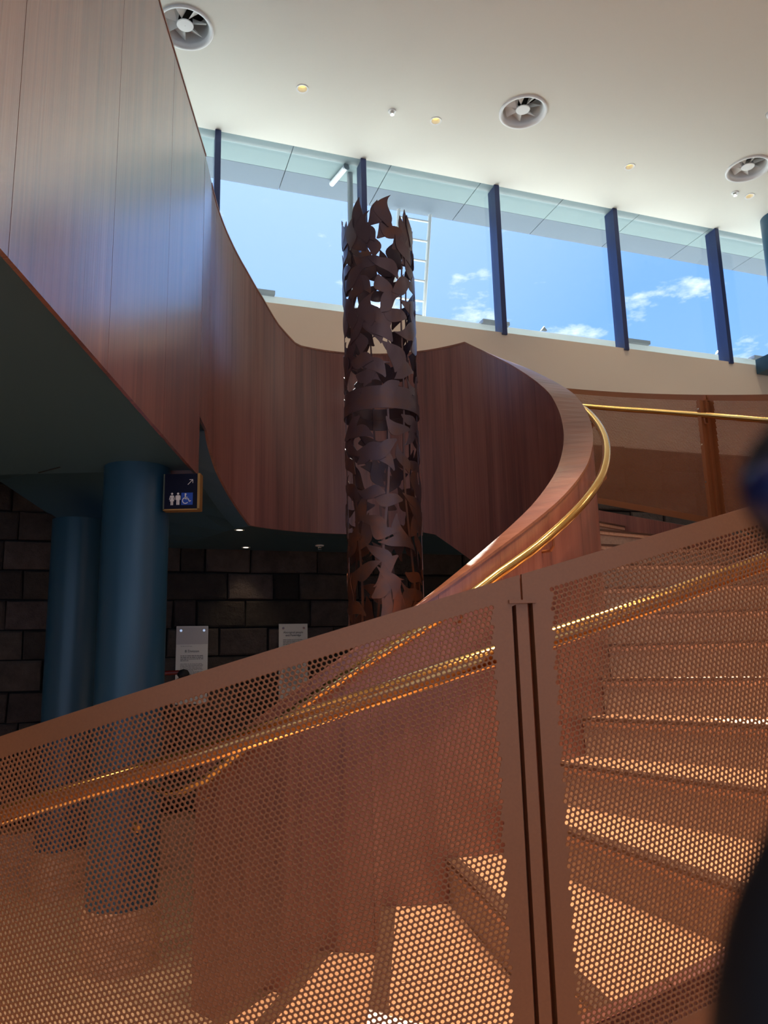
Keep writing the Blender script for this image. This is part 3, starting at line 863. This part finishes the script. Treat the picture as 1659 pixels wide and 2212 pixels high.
# ------------------------------------------------------------------ toilet sign
sg = tag(empty('toilet_sign', (-1.1, 4.07, 2.51)), 'small navy toilet sign with white figures and gold edge on the blue column', 'sign')
sx0, sx1, sz0, sz1, sy = -1.196, -.998, 2.412, 2.612, 4.05
b = MB(); b.box(sx0 + .006, sx1 - .012, sy, sy + .06, sz0 + .005, sz1); face = b.build('face_plate', M['signnavy'], sg)
b = MB(); b.box(sx1 - .012, sx1 + .001, sy - .003, sy + .062, sz0, sz1 + .001); b.build('edge_frame', M['gold'], sg)
b = MB(); b.box(sx0, sx0 + .0075, sy - .003, sy + .062, sz0, sz1); b.build('edge_frame', M['olive'], sg)
b = MB(); b.box(sx0, sx1, sy - .003, sy + .062, sz0 - .002, sz0 + .005); b.build('edge_frame', M['gold'], sg)
W_ = sx1 - sx0
def sp_(u, v): return Vector((sx0 + u * W_, sy - .0015, sz0 + v * W_))
def circ(cx, cz, r, n=16): return [(cx + r * math.cos(2 * PI * k / n), cz + r * math.sin(2 * PI * k / n)) for k in range(n)]
def pict(name, polys, m, d=.0012):
    b = MB()
    for pl_ in polys: b.prism([(p[0] * W_, p[1] * W_) for p in pl_], (sx0, sy, sz0), X, Z, -Y, d)
    return b.build(name, m, face)
def fig(cx, woman):
    P_ = [circ(cx, .452, .030)]
    if woman:
        P_ += [[(cx - .032, .405), (cx + .032, .405), (cx + .03, .33), (cx + .062, .245), (cx - .062, .245), (cx - .03, .33)],
               [(cx - .032, .405), (cx - .035, .37), (cx - .062, .28), (cx - .078, .29), (cx - .052, .395)],
               [(cx + .032, .405), (cx + .052, .395), (cx + .078, .29), (cx + .062, .28), (cx + .035, .37)],
               [(cx - .034, .25), (cx - .006, .25), (cx - .006, .135), (cx - .034, .135)], [(cx + .006, .25), (cx + .034, .25), (cx + .034, .135), (cx + .006, .135)]]
    else:
        P_ += [[(cx - .04, .408), (cx + .04, .408), (cx + .04, .27), (cx - .04, .27)],
               [(cx - .068, .39), (cx - .045, .405), (cx - .045, .28), (cx - .068, .28)], [(cx + .045, .405), (cx + .068, .39), (cx + .068, .28), (cx + .045, .28)],
               [(cx - .04, .272), (cx - .006, .272), (cx - .006, .14), (cx - .04, .14)], [(cx + .006, .272), (cx + .04, .272), (cx + .04, .14), (cx + .006, .14)]]
    return P_
pict('woman_symbol', fig(.245, True), M['signwhite']); pict('man_symbol', fig(.41, False), M['signwhite'])
pict('access_square', [[(.50, .135), (.815, .135), (.815, .475), (.50, .475)]], M['signblue'], .0008)
wc = [circ(.615, .432, .026)]
def bar(p, q, w):
    dx, dy = q[0] - p[0], q[1] - p[1]; l = math.hypot(dx, dy); nx, ny = -dy / l * w / 2, dx / l * w / 2
    return [(p[0] + nx, p[1] + ny), (p[0] - nx, p[1] - ny), (q[0] - nx, q[1] - ny), (q[0] + nx, q[1] + ny)]
wc += [bar((.61, .41), (.61, .30), .032), bar((.60, .345), (.675, .345), .018), bar((.60, .303), (.695, .303), .022), bar((.69, .312), (.725, .225), .024), bar((.718, .228), (.765, .25), .02)]
for k in range(15):
    a0 = math.radians(100 + k * 17); a1 = math.radians(100 + (k + 1.05) * 17)
    if k < 13: wc.append(bar((.615 + .08 * math.cos(a0), .255 + .08 * math.sin(a0)), (.615 + .08 * math.cos(a1), .255 + .08 * math.sin(a1)), .022))
pict('wheelchair_symbol', wc, M['signwhite'], .0018)
pict('arrow_symbol', [bar((.67, .70), (.80, .835), .014), bar((.715, .84), (.812, .84), .014), bar((.805, .845), (.805, .745), .014)], M['signwhite'])

# ------------------------------------------------------------------ information panels on the stone wall
def text_mesh(s, size):
    cu = bpy.data.curves.new('t', 'FONT'); cu.body = s; cu.size = size; cu.align_x = 'CENTER'; cu.extrude = .0006; cu.resolution_u = 2
    t = bpy.data.objects.new('t', cu); C.objects.link(t)
    me = bpy.data.meshes.new_from_object(t); bpy.data.objects.remove(t); bpy.data.curves.remove(cu)
    return me
def info_panel(x0, x1, z0, z1, label, heads, lines, photo):
    t0, t1 = wx(x0), wx(x1); tm = (t0 + t1) / 2
    r = tag(empty('information_panel', wpt(tm, .06, z0)), label, 'panel', 'white information panels on the stone wall')
    b = MB(); b.obox(wpt(tm, .060, (z0 + z1) / 2), wd, wn, Z, (t1 - t0) / 2, .004, (z1 - z0) / 2); bd = b.build('board', M['panelwhite'], r)
    if photo:
        b = MB(); b.obox(wpt(tm, .0645, z1 - .075), wd, wn, Z, (t1 - t0) / 2 - .002, .0006, .068); b.build('picture', M['panelgrey'], bd)
    for sx in (-1, 1):
        b = MB(); p = wpt(tm + sx * ((t1 - t0) / 2 - .034), .064, z1 - .035); b.tube([p, p + wn * .012], .010, 12); smooth_sharp(b.build('fixing_stud', M['chrome'], r))
    for (s, size, dz) in heads:
        me = text_mesh(s, size); me.materials.append(M['ink'])
        o = bpy.data.objects.new('lettering', me); C.objects.link(o)
        o.matrix_world = Matrix.Translation(wpt(tm, .0655, z1 - dz)) @ Matrix(((wd.x, 0, wn.x, 0), (wd.y, 0, wn.y, 0), (0, 1, 0, 0), (0, 0, 0, 1)))
        o.parent = bd
    b = MB(); lr2 = random.Random(len(label))
    hw = (t1 - t0) / 2 - .035
    for (dz, frac, th) in lines:
        x = -hw
        while x < -hw + 2 * hw * frac - .006:
            l = min(lr2.uniform(.008, .03), -hw + 2 * hw * frac - x)
            b.obox(wpt(tm + x + l / 2, .0646, z1 - dz), wd, wn, Z, l / 2, .0006, th / 2); x += l + .004
    o = b.build('body_text', M['ink'], bd); o['kind'] = 'stuff'
    return r
ln = [(.232 + k * .0125, 1 if k < 3 else .35, .0045) for k in range(4)] + [(.295 + k * .0088, [1, 1, 1, .95, .97, 1, .6][k % 7], .0025) for k in range(26)]
info_panel(-1.684, -1.452, 1.28, 1.884, 'white information panel with a grey picture headed B Division on the stone wall', [('B Division', .027, .205)], [(.158, .5, .002)] + ln, True)
ln = [(.130 + k * .0125, 1, .0035) for k in range(5)] + [(.21 + k * .0088, [1, 1, 1, .95, .97, 1, .6][k % 7], .0025) for k in range(34)]
info_panel(-.912, -.684, 1.28, 1.895, 'white information panel headed Aboriginal people and Pentridge, beside the leaf column', [('Aboriginal people', .0235, .077), ('and Pentridge', .0235, .101)], ln, False)
# dark exhibit arm in front of the first panel
ex = tag(empty('exhibit_lamp', (-1.5, 5.6, FLOOR)), 'black and dark red arm lamp with bright tip in front of the B Division panel', 'lamp')
ec = Vector((-1.50, 5.72, 1.515))
b = MB(); b.tube([ec + Vector((-.16, 0, .012)), ec + Vector((-.03, 0, .016))], .017, 12); b.build('handle', M['redblack'], ex)
b = MB(); b.lathe([(.004, -.034), (.028, -.028), (.044, -.006), (.044, .008), (.03, .03), (.006, .038)], 20, ec, True); smooth_sharp(b.build('head', M['cord'], ex))
b = MB(); b.tube([ec + Vector((.04, 0, -.012)), ec + Vector((.10, 0, -.020)), ec + Vector((.115, 0, -.024))], [.012, .009, .004], 10); smooth_sharp(b.build('tip', M['chrome'], ex))
b = MB(); b.tube([ec + Vector((-.02, 0, -.03)), ec + Vector((-.12, .02, -.09)), ec + Vector((-.18, .04, -.3)), Vector((-1.66, 5.76, .47)), Vector((-1.66, 5.76, FLOOR))], .014, 10); b.build('stand', M['cord'], ex)

# ------------------------------------------------------------------ ceiling fittings
def diffuser(x, y, rz, label):
    t = tag(empty('ceiling_diffuser', (x, y, CEIL)), label, 'vent', 'round swirl air diffusers in the ceiling')
    b = MB(); b.lathe([(.215, 0), (.215, -.012), (.208, -.016), (.192, -.012), (.182, .004), (.178, .022)], 56, (x, y, CEIL)); smooth_sharp(b.build('rim', M['white'], t), 60)
    b = MB(); b.lathe([(.1999, .0), (.190, .045), (.172, .085), (.172, .20)], 48, (x, y, CEIL)); smooth_sharp(b.build('throat', M['white'], t), 60)
    b = MB(); b.lathe([(.172, .198), (.172, .20)], 48, (x, y, CEIL), True); b.build('back_plate', M['dark'], t)
    for k in range(7):
        a = rz + k * 2 * PI / 7; u = Vector((math.cos(a), math.sin(a), 0)); w = Vector((-u.y, u.x, 0))
        c = Vector((x, y, CEIL)); v = []
        for dz, sh in ((.030, -.048), (.115, .060)):
            for rr in (.055, .160):
                v.append(c + u * rr + w * sh * (rr / .16) + Z * dz)
        v += [p + w * .002 + Z * .001 for p in v]
        b = MB(); b.add(v, [(0, 1, 3, 2), (6, 7, 5, 4), (0, 4, 5, 1), (2, 3, 7, 6), (1, 5, 7, 3), (0, 2, 6, 4)]); b.build('blade', M['white'], t)
    b = MB(); b.lathe([(.062, .024), (.064, .020), (.060, .016), (.002, .015)], 40, (x, y, CEIL)); b.build('hub', M['white'], t)
    return t
diffuser(*DIFF[0], .3, 'white round air diffuser beside the tall wooden wall')
diffuser(*DIFF[1], .05, 'white round air diffuser in the middle of the ceiling')
diffuser(*DIFF[2], .5, 'white round air diffuser at the right edge, above the end window')
def downlight(x, y, z, label, m, r=.042, group='recessed downlights in the pale ceiling', power=0, col=(1.0, .74, .47), cone=75, flush=False):
    t = tag(empty('downlight', (x, y, z)), label, 'light', group)
    b = MB(); b.lathe([(r + .010, .0), (r + .010, -.004), (r - .001, -.004), (r - .003, .004), (r - .006, .04)], 28, (x, y, z)); smooth_sharp(b.build('trim_ring', M['white'], t), 50)
    b = MB(); b.lathe([(r - .006, -.003 if flush else .038), (r - .006, -.001 if flush else .040)], 28, (x, y, z), True); b.build('lens', m, t)
    if power:
        l = bpy.data.lights.new('lamp', 'SPOT'); l.energy = power; l.color = col; l.spot_size = math.radians(cone); l.spot_blend = .7; l.shadow_soft_size = .035
        o = bpy.data.objects.new('lamp', l); C.objects.link(o); o.location = (x, y, z - .012); keep(o, t)
    return t
lab = ['yellow lit downlight nearest the wooden wall', 'yellow lit downlight above the leaf column', 'yellow lit downlight between the two right-hand diffusers', 'yellow lit downlight close to the right-hand blue column']
for (x, y), l in zip(DL, lab): downlight(x, y, CEIL, l, M['lamp'], power=DOWNLIGHT_W * .5)
for i, (x, y) in enumerate(DL_ADDED):  # unseen spots added to brighten the treads and the room
    downlight(x, y, CEIL, 'added unseen warm ceiling downlight ' + ['over the lowest steps', 'over the middle of the first flight', 'over the right side of the well', 'over the near part of the screen', 'over the right edge of the stair', 'near the right-hand wall', 'above the viewer', 'behind the viewer'][i], M['lamp'], power=STAIR_FILL_W if i < 5 else DOWNLIGHT_W, cone=42 if i < 5 else 75)
def fill_panel(x, y, label):  # fill light added out of view to brighten the screen and room
    t = tag(empty('fill_panel', (x, y, CEIL)), label, 'light', 'added square fill lights out of view')
    b = MB(); b.box(x - .32, x + .32, y - .32, y + .32, CEIL - .02, CEIL - .002); b.build('frame', M['white'], t)
    l = bpy.data.lights.new('lamp', 'AREA'); l.shape = 'SQUARE'; l.size = .58; l.energy = PANEL_FILL_W; l.color = (1.0, .93, .84)
    o = bpy.data.objects.new('lamp', l); C.objects.link(o); o.location = (x, y, CEIL - .025); keep(o, t)
for k, (x, y) in enumerate([(.8, -1.2), (3.2, -1.2), (.8, -3.4), (3.2, -3.4), (5.4, 1.0), (5.6, 4.2)]):
    fill_panel(x, y, ['added unseen square fill light just behind the viewer', 'added unseen square fill light behind the viewer to the right', 'added unseen square fill light near the glazed front',
                     'added unseen square fill light near the glazed front corner', 'added unseen square fill light along the right wall', 'added unseen square fill light near the right end of the windows'][k])
downlight(-1.02, 5.30, 2.51, 'small lit downlight under the landing, nearer the wooden wall', M['lampwhite'], .026, 'small downlights under the landing', 4, flush=True)
downlight(-1.13, 6.15, 2.51, 'small lit downlight under the landing, nearer the stone wall', M['lampwhite'], .026, 'small downlights under the landing', 4, flush=True)
downlight(-2.75, 3.3, 2.675, 'added unseen downlight under the bridge, left of the thick blue column', M['lampwhite'], .036, 'added downlights under the bridge', 130, cone=100, flush=True)  # this and the next: out-of-view spots added to light the floor at left
downlight(-2.0, 1.7, 2.675, 'added unseen downlight under the bridge, nearer the viewer', M['lampwhite'], .036, 'added downlights under the bridge', 110, cone=100, flush=True)
def sprinkler(x, y, z, label):
    t = tag(empty('sprinkler_head', (x, y, z)), label, 'sprinkler')
    b = MB(); b.lathe([(.036, 0), (.034, -.007), (.022, -.009), (.018, -.002)], 24, (x, y, z)); smooth_sharp(b.build('escutcheon', M['white'], t))
    b = MB(); b.lathe([(.012, 0), (.012, -.018), (.007, -.022)], 14, (x, y, z), True); b.tube([(x - .014, y, z - .012), (x - .010, y, z - .034), (x + .010, y, z - .034), (x + .014, y, z - .012)], .0025, 6)
    b.build('body', M['chrome'], t)
    b = MB(); b.lathe([(.018, -.036), (.018, -.038)], 14, (x, y, z), True); b.build('deflector', M['chrome'], t)
    return t
sprinkler(*SPR[0], CEIL, 'small sprinkler head in the ceiling, beside the downlight above the leaf column')
sprinkler(*SPR[1], CEIL, 'small sprinkler head in the ceiling below the right-hand diffuser')
sprinkler(-.53, 6.15, 2.51, 'small sprinkler head hanging under the teal landing soffit')
sm = tag(empty('smoke_detector', (3.64, 6.19, CEIL)), 'white dome smoke detector on the ceiling at the right edge', 'detector')
b = MB(); b.lathe([(.055, 0), (.055, -.015), (.045, -.03), (.02, -.04), (.001, -.042)], 28, (3.64, 6.19, CEIL)); smooth_sharp(b.build('dome', M['white'], sm))
b = MB(); b.lathe([(.062, 0), (.062, -.006)], 28, (3.64, 6.19, CEIL)); b.build('base_ring', M['white'], sm)

# ------------------------------------------------------------------ out-of-focus cord beside the lens
co = tag(empty('lanyard_cord', (.06, .1, 1.6)), 'thick black cord loop hanging out of focus close to the lens at right edge', 'cord')
def near(px, py, d):
    u, v = (px - 829.5) / 1650, (1106 - py) / 1650
    return Vector((0, 0, EYE)) + (fwd + right * u + up * v) * d
D_ = .10
path = [(1990, 700), (1880, 860), (1750, 940), (1684, 1045), (1750, 1170), (1890, 1330), (1960, 1500), (1900, 1680), (1800, 1830), (1735, 1980), (1700, 2130), (1690, 2300), (1700, 2500)]
rad = [70, 74, 78, 82, 76, 80, 90, 110, 125, 135, 142, 150, 160]
# smooth the path
pp = []; rr = []
for i in range(len(path) - 1):
    for k in range(4):
        f = k / 4
        p0 = path[max(i - 1, 0)]; p1 = path[i]; p2 = path[i + 1]; p3 = path[min(i + 2, len(path) - 1)]
        h = [.5 * (2 * p1[j] + (p2[j] - p0[j]) * f + (2 * p0[j] - 5 * p1[j] + 4 * p2[j] - p3[j]) * f * f + (3 * p1[j] - p0[j] - 3 * p2[j] + p3[j]) * f ** 3) for j in (0, 1)]
        pp.append(near(h[0], h[1], D_)); rr.append((rad[i] + (rad[i + 1] - rad[i]) * f) / 1650 * D_)
b = MB(); b.tube(pp, rr, 16); smooth_sharp(b.build('cord', M['cord'], co))
bc = near(1690, 1062, D_ * .98); br_ = 80 / 1650 * D_
b = MB(); b.lathe([(br_ * math.sin(PI * k / 14) + 1e-5, -br_ * math.cos(PI * k / 14)) for k in range(15)], 24, bc); smooth_sharp(b.build('bead', M['cordknob'], co), 80)
